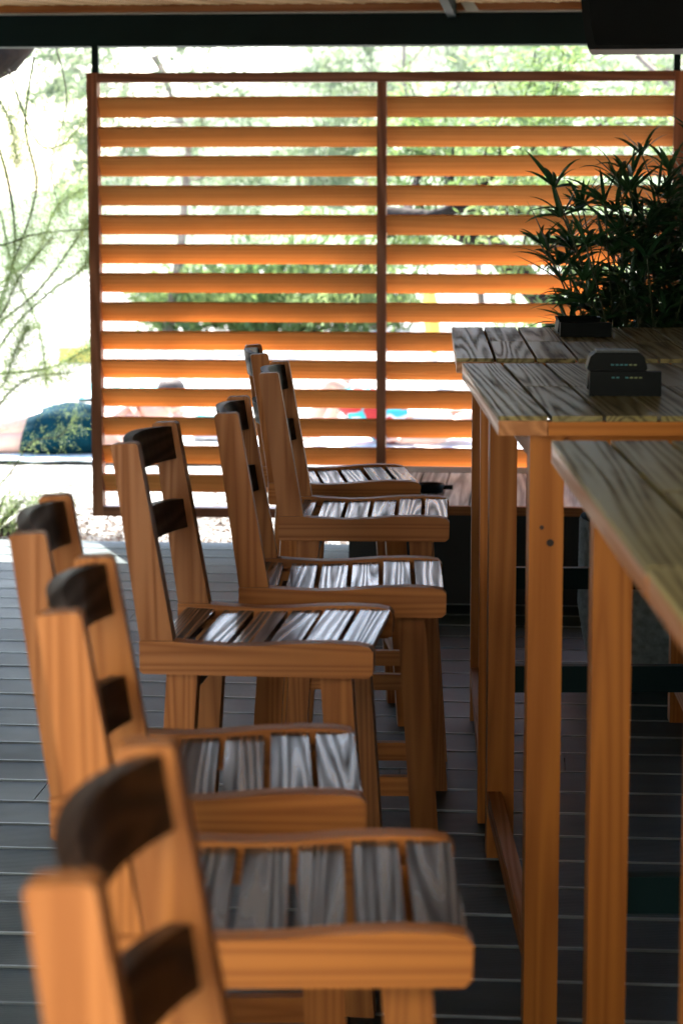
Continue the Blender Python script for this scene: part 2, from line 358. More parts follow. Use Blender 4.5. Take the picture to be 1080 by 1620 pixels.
# ---------------------------------------------------------------- bar stools
ZR, ZT = .6385, 1.0533
def make_stool():
    e = empty('bar_stool')
    rt = ZR + .060
    top = [(.42, rt-.012), (.412, rt-.003), (.39, rt+.001), (.34, rt+.003), (.28, rt+.001), (.22, rt-.004), (.16, rt-.006), (.10, rt-.003), (.062, rt), (0, rt)]
    for y in (0, .375):
        prism('side_rail', [(.004, ZR), (0, ZR+.006), (0, rt)][::-1] [0:0] + [(0, rt), (0, ZR+.005), (.006, ZR), (.410, ZR), (.419, ZR+.008)] + top[:-1], y, y+.035, STOOL[0], e, .003)
        prism('back_post', [(.001, rt+.001), (.061, rt+.001), (.001, ZT-.004), (-.004, ZT), (-.042, ZT-.002), (-.047, ZT-.006)], y+.0005, y+.0345, STOOL[2], e, .003)
        for x, s in ((.045, -1), (.318, 1)):
            yy = y + .036 if y == 0 else y - .041
            dx = s*.045
            bm = bmesh.new(); vs = abox(bm, x, x+.056, yy, yy+.04, 0, rt-.022)
            for v in vs:
                if v.co.z < .1: v.co.x += dx
            finish('leg', bm, STOOL[2], e, .003)
        yy = .046 if y == 0 else .342
        box('stretcher', (.07, .35, yy, yy+.022, .255, .295), STOOL[0], e, .003)
    box('foot_rest', (.352, .378, .077, .333, .19, .235), STOOL[1], e, .003)
    box('stretcher', (.035, .057, .077, .333, .30, .34), STOOL[1], e, .003)
    for x in (.075, .33):
        box('cross_rail', (x, x+.022, .077, .333, ZR-.035, ZR+.018), SHADEW, e, .002)
    for k in range(6):
        x = .387 - k*.0665
        if x < .07: x -= .008
        # height of the saddle under this slat
        zz = rt - .005 + (.002 if k < 2 else (-.006 if k in (3, 4) else -.003))
        bm = bmesh.new(); abox(bm, -.028, .028, -.17, .1695, -.014, 0)
        o = finish('seat_slat', bm, SLAT, e, .004, 3); o.location = (x, .205, zz)
        o.rotation_euler.y = R([2.5, 0, -2.5, -2.5, 0, 3][k])
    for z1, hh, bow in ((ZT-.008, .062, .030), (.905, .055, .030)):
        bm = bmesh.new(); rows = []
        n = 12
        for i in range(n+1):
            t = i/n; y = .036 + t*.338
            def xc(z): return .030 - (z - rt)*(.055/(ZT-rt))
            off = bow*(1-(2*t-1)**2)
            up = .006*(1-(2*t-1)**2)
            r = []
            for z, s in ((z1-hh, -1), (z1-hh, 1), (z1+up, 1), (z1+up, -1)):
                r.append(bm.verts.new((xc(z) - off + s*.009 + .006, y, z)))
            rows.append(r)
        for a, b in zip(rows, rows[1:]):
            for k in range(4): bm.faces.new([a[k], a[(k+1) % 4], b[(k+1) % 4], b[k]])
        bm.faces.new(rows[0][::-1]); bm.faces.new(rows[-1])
        finish('back_rail', bm, SHADEW, e, .003)
    return e
stool = make_stool()
spots = [(-.160, 1.440, -3.6, 'blurred stool nearest the camera, only its pale tan backrest showing'),
         (-.277, 2.399, .4, 'second nearest stool, light tan posts and a broad pale rail at the bottom'),
         (-.387, 2.967, 1.6, 'stool farthest to the left, its front half hidden behind the second stool'),
         (-.361, 4.034, -6.5, 'stool in the middle standing clear against the grey deck, turned slightly to the tables'),
         (-.208, 4.583, -1.1, 'stool directly behind the middle one with a dark brown rail and bright seat slats'),
         (-.155, 5.60, -2.5, 'tallest looking stool in front of the screen with a plain brown post'),
         (-.200, 6.249, 4.6, 'farthest stool, beside the low table and mostly hidden by another backrest')]
for i, (x, y, a, lab) in enumerate(spots):
    o = stool if i == 0 else copy_tree(stool)
    o.location = (x, y, 0); o.rotation_euler.z = R(a)
    tag(o, lab, 'bar stool', 'wooden bar stools in a row beside the tables')

# ---------------------------------------------------------------- bar tables
TT = 1.112; TD = 1.2; TW = .74
def make_table():
    e = empty('bar_table')      # origin on the floor under the back left corner, depth runs to -y
    th = .034
    bw = .085
    for x0, x1 in ((0, bw), (TW-bw, TW)):
        box('border_plank', (x0, x1, -TD, 0, TT-.008, TT), TOP, e, .002)
        box('side_board', (x0+.0005, x1-.0005, -TD+.0005, -.0005, TT-th, TT-.0085), TABS, e, .002)
    box('edge_board', (bw+.001, TW-bw-.001, -TD+.001, -TD+.028, TT-th, TT-.0105), TAB[0], e, .002)
    box('edge_board', (bw+.001, TW-bw-.001, -.028, -.001, TT-th, TT-.0105), TAB[0], e, .002)
    n = 6; g = .007; iw = (TW-2*bw-g)/n
    for k in range(n):
        x0 = bw + g + k*iw
        for y0, y1 in ((-TD+.001, -TD/2-.003), (-TD/2+.003, -.001)):
            bm = bmesh.new(); abox(bm, 0, iw-g, 0, y1-y0, -.010, 0)
            o = finish('plank', bm, TOP, e, .0015); o.location = (x0, y0, TT)
    lw = .060; i = .058
    for x in (i, TW-i-lw):
        for y in (-i-lw+.02, -TD+i-.02):
            box('leg', (x, x+lw, y, y+lw, 0, TT-th-.0005), TAB[2], e, .003)
        box('apron', (x+.012, x+.036, -TD+i+lw-.0195, -i-lw+.0195, TT-th-.062, TT-th-.001), TAB[1], e, .002)
        box('foot_rail', (x+.002, x+.032, -TD+i+lw-.0195, -i-lw+.0195, .105, .155), TAB[1], e, .003)
    for y in (-i-.03, -TD+i+.005):
        box('apron', (i+lw+.0005, TW-i-lw-.0005, y, y+.024, TT-th-.062, TT-th-.001), TAB[0], e, .002)
    box('crossbar', (i+lw+.0005, TW-i-lw-.0005, -i-.03, -i-.002, .38, .44), STEEL, e, .003)
    return e
tbl = make_table()
for i, (x, y, a, lab) in enumerate([
        (.325, 3.545, -.5, 'nearest full bar table, its streaky grey brown plank top running to the right edge'),
        (.269, 5.132, 0, 'bar table with a black holder on it and a knotted front leg'),
        (.310, 6.484, -2.2, 'farthest bar table in front of the potted palms'),
        (.315, 2.337, -.5, 'bar table at the lower right edge butted against the streaky one, only its corner showing')]):
    o = tbl if i == 0 else copy_tree(tbl)
    o.location = (x, y, 0); o.rotation_euler.z = R(a)
    if i == 1:      # the knot in its front leg
        bm = bmesh.new(); bmesh.ops.create_cone(bm, cap_ends=True, segments=14, radius1=.0065, radius2=.0065, depth=.004, matrix=Matrix.Translation((.095, -1.1625, .886)) @ Matrix.Rotation(R(90), 4, 'X'))
        finish('knot', bm, plain('dark_knot', (.02, .009, .004), .7), o)
        bm = bmesh.new(); bmesh.ops.create_cone(bm, cap_ends=True, segments=14, radius1=.004, radius2=.004, depth=.004, matrix=Matrix.Translation((.080, -1.1625, .913)) @ Matrix.Rotation(R(90), 4, 'X'))
        finish('knot', bm, plain('dark_knot_b', (.05, .02, .008), .7), o)
    tag(o, lab, 'bar table', 'wooden bar tables standing in a row')

# ---------------------------------------------------------------- black holders on the tables
def holder(name, loc, rz, w, h, label, marks=True):
    e = tag(empty(name, loc, rz), label, 'table holder', 'black holders on the bar tables')
    pts = [(-w/2, .012), (-w/2+.004, .045), (-w/2, .050), (-w/2+.006, h-.008), (-w/2+.016, h), (w/2-.016, h), (w/2-.006, h-.008), (w/2, .05), (w/2-.004, .045), (w/2, .012), (w/2-.01, .002), (-w/2+.01, .002)]
    prism('body', pts, -.035, .035, BLACK, e, .003)
    box('tray', (-w/2+.004, w/2+.024, -.062, -.0355, 0, min(.046, h-.004)), BLACK, e, .005, None, 3)
    if marks:
        m1 = plain('cyan_print', (.03, .2, .22), .5, noise_amt=.05); m2 = plain('yellow_print', (.22, .26, .1), .5, noise_amt=.05)
        for z, y, row in ((h-.022, -.0355, 'ccccyy'), (h-.034, -.0355, ' cc'), (.036, -.0625, 'cc cyyy')):
            for k, c in enumerate(row):
                if c == ' ': continue
                box('print_mark', (-w/2+.045+k*.0085, -w/2+.0505+k*.0085, y-.001, y, z-.0022, z), m1 if c == 'c' else m2, e, 0)
    box('rim', (-w/2+.018, w/2-.018, -.030, .030, h+.0005, h+.004), plain('grey_rim', (.05, .06, .06), .4), e, .001)  # rim in a lighter grey than the body
holder('table_holder', (.522, 4.37, TT+.0005), R(-3), .114, .080, 'black holder with small cyan and yellow marks on the middle table')
holder('table_holder', (.625, 6.10, TT+.0005), R(2), .115, .042, 'low plain black holder on the farthest table below the palms', False)

# ---------------------------------------------------------------- low table in front of the screen
def low_table():
    e = tag(empty('low_table', (.005, 8.25, 0), TH), 'low wide table with pale planks in a grey frame and dark side panels', 'low table')
    W, D, Z = 1.75, 1.12, .36
    box('panel', (.02, W-.02, .02, D-.02, .0, Z-.03), CHAR, e, .004)
    n = 26; pw = (W-.08)/n
    for k in range(16):
        pw = (W-.08)/16
        bm = bmesh.new(); abox(bm, 0, pw-.007, 0, D-.14, -.018, 0)
        o = finish('plank', bm, LOWT, e, .002); o.location = (.04+k*pw, .03, Z)
    for k in range(3):
        box('frame_rail', (.04, W-.04, D-.105+k*.035, D-.078+k*.035, Z-.02, Z+.004+k*.004), ALU, e, .002)
    box('frame_rail', (.0, W, .0, .027, Z-.03, Z+.002), STOOL[0], e, .003)
    box('frame_rail', (.0, .036, .028, D+.02, Z-.03, Z+.004), ALU, e, .003)
    box('frame_rail', (W-.036, W, .028, D+.02, Z-.03, Z+.004), ALU, e, .003)
    return e
low_table()
def ashtray():
    e = tag(empty('ashtray', (.335, 8.62, .3615)), 'small black ashtray on the low table beside the farthest stool', 'ashtray')
    bm = bmesh.new(); prof = [(.0, .004), (.038, .004), (.045, .03), (.052, .032), (.055, .028), (.048, 0), (0, 0)]
    n = 24
    rows = [[bm.verts.new((r*math.cos(t*2*math.pi/n), r*math.sin(t*2*math.pi/n), z)) for t in range(n)] for r, z in prof[1:-1]]
    for a, b in zip(rows, rows[1:]):
        for k in range(n): bm.faces.new([a[k], a[(k+1) % n], b[(k+1) % n], b[k]])
    bm.faces.new(rows[0][::-1]); bm.faces.new(rows[-1])
    finish('bowl', bm, BLACK, e, smooth=True)
    box('handle', (.05, .085, -.012, .012, .010, .026), BLACK, e, .003)
ashtray()

# ---------------------------------------------------------------- hanging loudspeaker, top right
def speaker():
    e = tag(empty('loudspeaker', (1.055, 7.75, 1.947), R(-7.5)), 'black loudspeaker with a curved side hanging under the roof at top right', 'loudspeaker')
    pts = [(-.255, .35), (-.262, .28), (-.262, .2), (-.256, .12), (-.246, .05), (-.236, .008), (-.228, 0), (.25, 0), (.258, .01), (.262, .2), (.255, .35)]
    prism('cabinet', pts, -.16, .16, BLACK, e, .003)
    prism('grille', [(x*.9, z*.9+.015) for x, z in pts], -.167, -.161, plain('speaker_grille', (.006, .008, .009), .6, bump=.6, bscale=400), e, 0)
    box('bracket', (-.03, .03, -.03, .03, .3505, .36), STEEL, e, .002)
speaker()

# ---------------------------------------------------------------- palms in woven planters
WICK = plain('grey_woven_rope', (.20, .25, .26), .75, noise_amt=.3, nscale=40, spec=.2)
def palm(loc, seed, nst, hmax, spread, label):
    rnd = random.Random(seed)
    e = tag(empty('potted_palm', loc), label, 'potted palm', 'bamboo palms in woven planters')
    # planter: real woven relief
    bm = bmesh.new(); nu, nv = 150, 46; rows = []
    for j in range(nv+1):
        t = j/nv; z = .0 + .50*t
        base = .135 + .065*min(1, t*2.2)**.6 - .004*t
        row = []
        for i in range(nu):
            a = i*2*math.pi/nu
            c, s = math.cos(a), math.sin(a); q = (abs(c)**4 + abs(s)**4)**-.25
            r = base*(.62 + .38*q) + .005*math.sin(i*2*math.pi/6 + j*math.pi/2.0)*(1 if 0 < j < nv else 0)
            row.append(bm.verts.new((r*c, r*s, z)))
        rows.append(row)
    for a, b in zip(rows, rows[1:]):
        for i in range(nu): bm.faces.new([a[i], a[(i+1) % nu], b[(i+1) % nu], b[i]])
    bm.faces.new(rows[0][::-1])
    finish('planter', bm, WICK, e, smooth=True)
    bm = bmesh.new(); bmesh.ops.create_circle(bm, cap_ends=True, segments=24, radius=.19, matrix=Matrix.Translation((0, 0, .46)))
    finish('soil', bm, plain('soil', (.03, .02, .015), .95, bump=1), e)
    sb = bmesh.new(); lb = bmesh.new()
    def leaf(p, d, ln, wd, droop):
        d = d.normalized(); side = d.cross(Vector((0, 0, 1)))
        if side.length < .05: side = Vector((1, 0, 0))
        side.normalize(); side = (Matrix.Rotation(rnd.uniform(-.9, .9), 3, d) @ side)
        prev = None; n = 6; q = Vector(p); dd = d.copy()
        for k in range(n+1):
            t = k/n; w_ = wd*math.sin(math.pi*min(1, t*.86+.14))**.8*(1-t*.25) + .0004
            nrm = side.cross(dd).normalized()
            a = [lb.verts.new(q - side*w_ + nrm*w_*.35), lb.verts.new(q), lb.verts.new(q + side*w_ + nrm*w_*.35)]
            if prev:
                lb.faces.new([prev[0], prev[1], a[1], a[0]]); lb.faces.new([prev[1], prev[2], a[2], a[1]])
            prev = a
            q = q + dd*(ln/n); dd = (dd + Vector((0, 0, -droop*(.4+t)))).normalized()
    for s in range(nst):
        an = rnd.uniform(0, 2*math.pi); lean = rnd.uniform(.05, 1)*spread; h = hmax*rnd.uniform(.45, 1)
        if rnd.random() < .5: h = hmax*rnd.uniform(.8, 1)
        bx, by = rnd.uniform(-.09, .09), rnd.uniform(-.09, .09)
        pts = []
        for k in range(9):
            t = k/8; pts.append(Vector((bx + math.cos(an)*lean*t**1.6, by + math.sin(an)*lean*t**1.6, .45 + (h-.45)*t)))
        tube(sb, pts, [.0055*(1-.6*k/8) for k in range(9)], 6)
        whorls = 3 + int(5*(h-.45)/(hmax-.45))
        for wv in range(whorls):
            t = 1 - wv*rnd.uniform(.10, .135); k = max(0, min(7.999, t*8)); i0 = int(k); p = pts[i0].lerp(pts[i0+1], k-i0)
            if wv:
                ang = rnd.uniform(0, 6.28); pd = Vector((math.cos(ang), math.sin(ang), rnd.uniform(.3, 1))).normalized()
                pl = rnd.uniform(.03, .13); q = p + pd*pl; tube(sb, [p, (p+q)/2 + Vector((0, 0, .008)), q], [.0022, .002, .0016], 5); p = q
            else: pd = Vector((rnd.uniform(-.3, .3), rnd.uniform(-.3, .3), 1))
            nl = rnd.randint(7, 10)
            for l in range(nl):
                ang = l*2*math.pi/nl + rnd.uniform(-.3, .3)
                d = pd.normalized()*rnd.uniform(.15, 1.1) + Vector((math.cos(ang), math.sin(ang), rnd.uniform(-.15, .6)))*.8
                leaf(p, d, rnd.uniform(.07, .17), rnd.uniform(.0045, .009), rnd.uniform(.02, .3))
    finish('stems', sb, plain('palm_stem', (.05, .07, .03), .5), e, smooth=True).name = 'stem'
    lo = finish('foliage', lb, PALM, e, smooth=True)
palm((.93, 6.98, 0), 11, 64, 1.57, .50, 'bamboo palm with loose arching leaves, left of the two')
palm((1.30, 7.15, 0), 5, 74, 1.66, .40, 'taller dense bamboo palm at the right edge of the photo')

# ---------------------------------------------------------------- trees
def spray(lb, p, d, ln, n, rnd, w=.004, ll=.05, droop=.4):
    """fine feathery twig of a tamarisk: little needles along a drooping line"""
    q = Vector(p); d = d.normalized()
    for k in range(n):
        t = k/n
        d = (d + Vector((rnd.uniform(-.12, .12), rnd.uniform(-.12, .12), -droop/n + rnd.uniform(-.06, .06)))).normalized()
        q2 = q + d*(ln/n)
        o = Vector((rnd.gauss(0, 1), rnd.gauss(0, 1), rnd.gauss(0, 1))).cross(d).normalized()
        nd = (d*.8 + o*rnd.uniform(.5, 1.2)).normalized(); L_ = ll*rnd.uniform(.5, 1.2)*(1-.5*t)
        s = nd.orthogonal().normalized()*w
        s = Matrix.Rotation(rnd.uniform(0, 6.3), 3, nd) @ s
        a = lb.verts.new(q - s*.6); b = lb.verts.new(q + s*.6); c = lb.verts.new(q + nd*L_*.6 + s); e_ = lb.verts.new(q + nd*L_)
        f_ = lb.verts.new(q + nd*L_*.6 - s)
        lb.faces.new([a, b, c, e_, f_])
        q = q2
def limb(tb, lb, p, d, ln, r, depth, rnd, sp):
    pts = [Vector(p)]; rads = [r]; d = Vector(d).normalized(); n = 6
    for k in range(n):
        d = (d + Vector((rnd.uniform(-.16, .16), rnd.uniform(-.16, .16), rnd.uniform(-.1, .1) + sp['bend']))).normalized()
        pts.append(pts[-1] + d*ln/n); rads.append(r*(1-.75*(k+1)/n))
        if depth > 0 and k >= 1:
            for _ in range(sp['kids']):
                o = d.orthogonal().normalized(); o = Matrix.Rotation(rnd.uniform(0, 6.3), 3, d) @ o
                limb(tb, lb, pts[-1], d*.9 + o*rnd.uniform(.5, 1.1), ln*rnd.uniform(.4, .62), rads[-1]*.55, depth-1, rnd, sp)
        if depth == 0:
            for _ in range(sp['sprays']):
                o = Vector((rnd.gauss(0, 1), rnd.gauss(0, 1), rnd.gauss(0, .6)))
                spray(lb, pts[-1], d*.7 + o.normalized()*.8, sp['sl']*rnd.uniform(.5, 1.2), sp['sn'], rnd, sp['w'], sp['ll'], sp['droop'])
    tube(tb, pts, [max(q, .0012) for q in rads], 5, True)
def tree(name, loc, trunk, r0, seed, sp, starts, label, cat='tree', mat=None, group=None, limb_len=1.6):
    rnd = random.Random(seed); e = tag(empty(name, loc), label, cat, group)
    tb = bmesh.new(); lb = bmesh.new()
    pts = [Vector(p) for p in trunk]; n = len(pts)
    tube(tb, pts, [r0*(1-.55*i/(n-1)) for i in range(n)], 10)
    for _ in range(starts):
        t = rnd.uniform(sp.get('t0', .35), 1)*(n-1); i = min(n-2, int(t)); p = pts[i].lerp(pts[i+1], t-i)
        a = rnd.uniform(0, 6.28); d = Vector((math.cos(a), math.sin(a), rnd.uniform(-.1, .9)))
        limb(tb, lb, p, d, limb_len*rnd.uniform(.6, 1.1), r0*.3, sp['depth'], rnd, sp)
    finish('trunk', tb, FBARK if group else BARK, e, smooth=True)
    finish('crown', lb, mat or PALE, e)
    return e
SPB = dict(bend=-.03, kids=2, sprays=4, sl=.5, sn=7, w=.011, ll=.11, droop=.8, depth=1)
far = [(-1.9, 25, 3.6, 'pale feathery tree far behind the left part of the screen'),
       (.4, 27, 3.9, 'feathery tree far behind the middle of the screen'),
       (3.3, 22, 3.4, 'loose green tree far behind the right part of the screen'),
       (5.6, 28, 4.2, 'tall pale tree far behind the potted palms'),
       (2.0, 33, 4.8, 'faint tree farthest away behind the mullion of the screen')]
for i, (x, y, h, lab) in enumerate(far):
    rr = random.Random(i)
    tree('tamarisk_tree', (x, y, -.15), [(0, 0, 0), (.25*rr.uniform(-1, 1), 0, h*.3), (.5*rr.uniform(-1, 1), .1, h*.6), (.6*rr.uniform(-1, 1), 0, h*.85)], .06, 20+i, SPB, 9, lab, 'tree', PALE, 'pale trees behind the screen', 1.7)
# the leaning brown trunk seen through the slats on the right
tree('leaning_tree', (1.50, 13.6, -.15), [(0, 0, 0), (-.08, 0, .5), (-.26, 0, .96), (-.65, .05, 1.34), (-.95, .1, 1.46), (-1.25, .1, 1.5)], .11, 55,
     dict(SPB, sl=.35, w=.008, ll=.09, t0=.5), 9, 'tree with a leaning brown trunk behind the right half of the screen', 'tree', TAMA, None, 1.3)
# the tree at the left edge, close to the deck: its trunk leans in at the top left and thin branches hang down
def left_tree():
    rnd = random.Random(77)
    e = tag(empty('tamarisk_tree', (-2.7, 11.3, -.15)), 'feathery tree at the left edge, dark trunk above and thin hanging branches', 'tree')
    tb = bmesh.new(); lb = bmesh.new(); org = Vector((-2.7, 11.3, -.15))
    tr = [(0, 0, 0), (.05, 0, .8), (.2, 0, 1.5), (.60, 0, 2.03), (1.12, .02, 2.40), (1.7, .1, 3.0), (2.3, .1, 3.4)]
    # resample and rough up the trunk
    P = []
    for a, b in zip(tr, tr[1:]):
        for k in range(6): P.append(Vector(a).lerp(Vector(b), k/6))
    P.append(Vector(tr[-1])); tube(tb, P, [.17*(1-.3*i/len(P)) + .015*math.sin(i*1.7) for i in range(len(P))], 14)
    for v in tb.verts: v.co += Vector((noise.noise(v.co*14), noise.noise(v.co*14+Vector((5, 0, 0))), noise.noise(v.co*14+Vector((0, 7, 0)))))*.02
    def W(px, py, d):       # a point in front of the picture's left strip, as plain world coordinates
        t = (py-297.4)/3635; t = t/(1.0196-.141*t)
        return Vector(((px-540)/3635*d*.995, d, CAMZ - t*d)) - org
    def twig(ctrl, r0, dens, sl=.17, green=1.):
        pts = []
        n = 10
        for i in range(len(ctrl)-1):
            for k in range(n):
                t = k/n
                p0 = ctrl[max(i-1, 0)]; p1 = ctrl[i]; p2 = ctrl[i+1]; p3 = ctrl[min(i+2, len(ctrl)-1)]
                pts.append(.5*((2*p1) + (p2-p0)*t + (2*p0-5*p1+4*p2-p3)*t*t + (3*p1-p0-3*p2+p3)*t**3))
        pts.append(ctrl[-1]); N_ = len(pts)
        tube(tb, pts, [r0*(1-.85*i/N_) + .0012 for i in range(N_)], 5)
        for i, p in enumerate(pts[2:], 2):
            t = i/N_
            d = (pts[min(i+1, N_-1)] - pts[i-1]).normalized()
            for _ in range(int(3.3*dens*(.35+1.2*t)*(1+.5*max(0, noise.noise(p*6))))):
                o = Vector((rnd.gauss(0, 1), rnd.gauss(0, .8), rnd.gauss(0, 1))).normalized()
                spray(lb, p + d*rnd.uniform(-.02, .02), d*.8 + o*.9, sl*rnd.uniform(.4, 1.3), 9, rnd, .0013, .022, .25)
    d0 = 10.9
    C = [([(-80, 700), (0, 545), (70, 470), (125, 430), (143, 405)], .006, 5),
         ([(-90, 620), (-10, 520), (60, 460), (118, 385), (140, 350)], .006, 4),
         ([(-60, 380), (0, 388), (60, 370), (145, 362)], .005, 3),
         ([(-50, 590), (10, 590), (80, 580), (140, 550)], .006, 5),
         ([(-30, 160), (10, 260), (25, 380), (5, 470), (-30, 560)], .008, 4),
         ([(60, 90), (45, 200), (60, 300), (20, 420), (-20, 520)], .005, 6),
         ([(20, 110), (60, 220), (100, 230), (138, 190)], .004, 2),
         ([(95, 75), (110, 160), (85, 260), (95, 330)], .003, 2),
         ([(-70, 520), (0, 450), (60, 400), (90, 330), (130, 300)], .004, 4),
         ([(-40, 700), (-5, 640), (40, 600), (100, 590)], .004, 4),
         ([(-60, 800), (0, 760), (45, 700), (90, 690), (115, 660)], .004, 1),
         ([(-60, 560), (0, 500), (30, 440), (80, 380)], .003, 4),
         ([(-40, 300), (0, 330), (20, 420), (60, 520), (70, 600)], .004, 4),
         ([(-40, 640), (0, 610), (20, 560), (40, 520)], .003, 6),
         ([(-40, 60), (-5, 140), (20, 190), (30, 250)], .004, 6)]
    for ctrl, r0, dens in C:
        dd = d0 + rnd.uniform(-.25, .4)
        twig([W(x, y, dd + rnd.uniform(-.06, .06)) for x, y in ctrl], r0, dens)
    # the high crown over the roof, seen above the screen and from the side
    sp = dict(bend=-.02, kids=2, sprays=4, sl=.3, sn=8, w=.004, ll=.05, droop=.7, depth=1)
    for _ in range(8):
        p = P[rnd.randint(22, len(P)-1)]; a = rnd.uniform(0, 6.28)
        limb(tb, lb, p, Vector((math.cos(a)*.6+.4, math.sin(a)*.5, .8)), 1.1, .04, 1, rnd, sp)
    finish('trunk', tb, BARK, e, smooth=True); finish('crown', lb, TAMA, e)
left_tree()
# bushes
def bush(loc, rx, rz, n, seed, label, w=.006, ll=.05, mat=None, sl=.3, name='bush', group=None):
    rnd = random.Random(seed); e = tag(empty(name, loc), label, 'bush', group); lb = bmesh.new(); tb = bmesh.new()
    for i in range(n):
        a = rnd.uniform(0, 6.28); t = rnd.random()**.6
        p = Vector((math.cos(a)*rx*t, math.sin(a)*rx*.6*t, rz*rnd.random()*(1-.6*t)))
        d = Vector((math.cos(a)*.5, math.sin(a)*.5, 1))
        spray(lb, p, d, sl*rnd.uniform(.5, 1.2), 9, rnd, w, ll, .3)
        if i % 25 == 0: tube(tb, [(0, 0, 0), tuple(p*.5), tuple(p)], [.012, .008, .003], 5)
    finish('stem', tb, BARK, e); finish('foliage', lb, mat or TAMA, e)
bush((-1.68, 10.9, -.15), .38, .28, 900, 3, 'small feathery green bush on the sand left of the screen', .0018, .025, TAMA, .16)
bush((-.75, 25.5, -.15), 1.5, .9, 1300, 4, 'wide low green bush far behind the left bay of the screen', .02, .12, TAMA, .5)
bush((1.1, 11.6, -.15), .5, .18, 500, 6, 'small sprouting bush behind the right bay of the screen, low down', .0025, .04, TAMA, .22)
bush((1.75, 18.2, -.15), .7, .7, 700, 8, 'pale bush behind the right bay near the yellow parasol', .01, .07, TAMA, .3)

# ---------------------------------------------------------------- people on the beach
def skin_mesh(name, J, E, mat, parent, root=0, sub=2):
    me = bpy.data.meshes.new(name); me.from_pydata([j[0] for j in J], E, [])
    o = bpy.data.objects.new(name, me); COL.objects.link(o)
    md = o.modifiers.new('s', 'SKIN'); md.use_smooth_shade = True
    for i, j in enumerate(J):
        sv = me.skin_vertices[0].data[i]; r = j[1]; sv.radius = (r, r) if not isinstance(r, tuple) else r
        sv.use_root = (i == root)
    o.modifiers.new('d', 'SUBSURF').levels = sub
    dg = bpy.context.evaluated_depsgraph_get(); dg.update()
    m2 = bpy.data.meshes.new_from_object(o.evaluated_get(dg)); bpy.data.objects.remove(o)
    m2.name = name; m2.materials.clear()
    return link(name, m2, mat, parent, True)
def ellipsoid(bm, c, r, rot=None, seg=16):
    M = Matrix.Translation(c) @ (rot or Matrix()) @ Matrix.Diagonal((*r, 1))
    bmesh.ops.create_uvsphere(bm, u_segments=seg, v_segments=seg//2+2, radius=1, matrix=M)

def hand_joints(J, E, wrist, palm_dir, spread_dir, r=.009):
    """five fingers rooted in the palm of an arm whose last joint index is wrist"""
    w0 = Vector(J[wrist][0]); pd = Vector(palm_dir).normalized(); sd = Vector(spread_dir).normalized()
    J.append((tuple(w0 + pd*.05), .028)); p = len(J)-1; E.append((wrist, p))
    for k, (o, l) in enumerate(((-.03, .065), (-.01, .078), (.01, .073), (.03, .058))):
        a = w0 + pd*.085 + sd*o; b = a + pd*l*.6 + Vector((0, 0, -.01)); 
        J.append((tuple(a), r*1.1)); J.append((tuple(b), r)); E.append((p, len(J)-2)); E.append((len(J)-2, len(J)-1))
    J.append((tuple(w0 + pd*.045 - sd*.055), r*1.1)); E.append((p, len(J)-1))

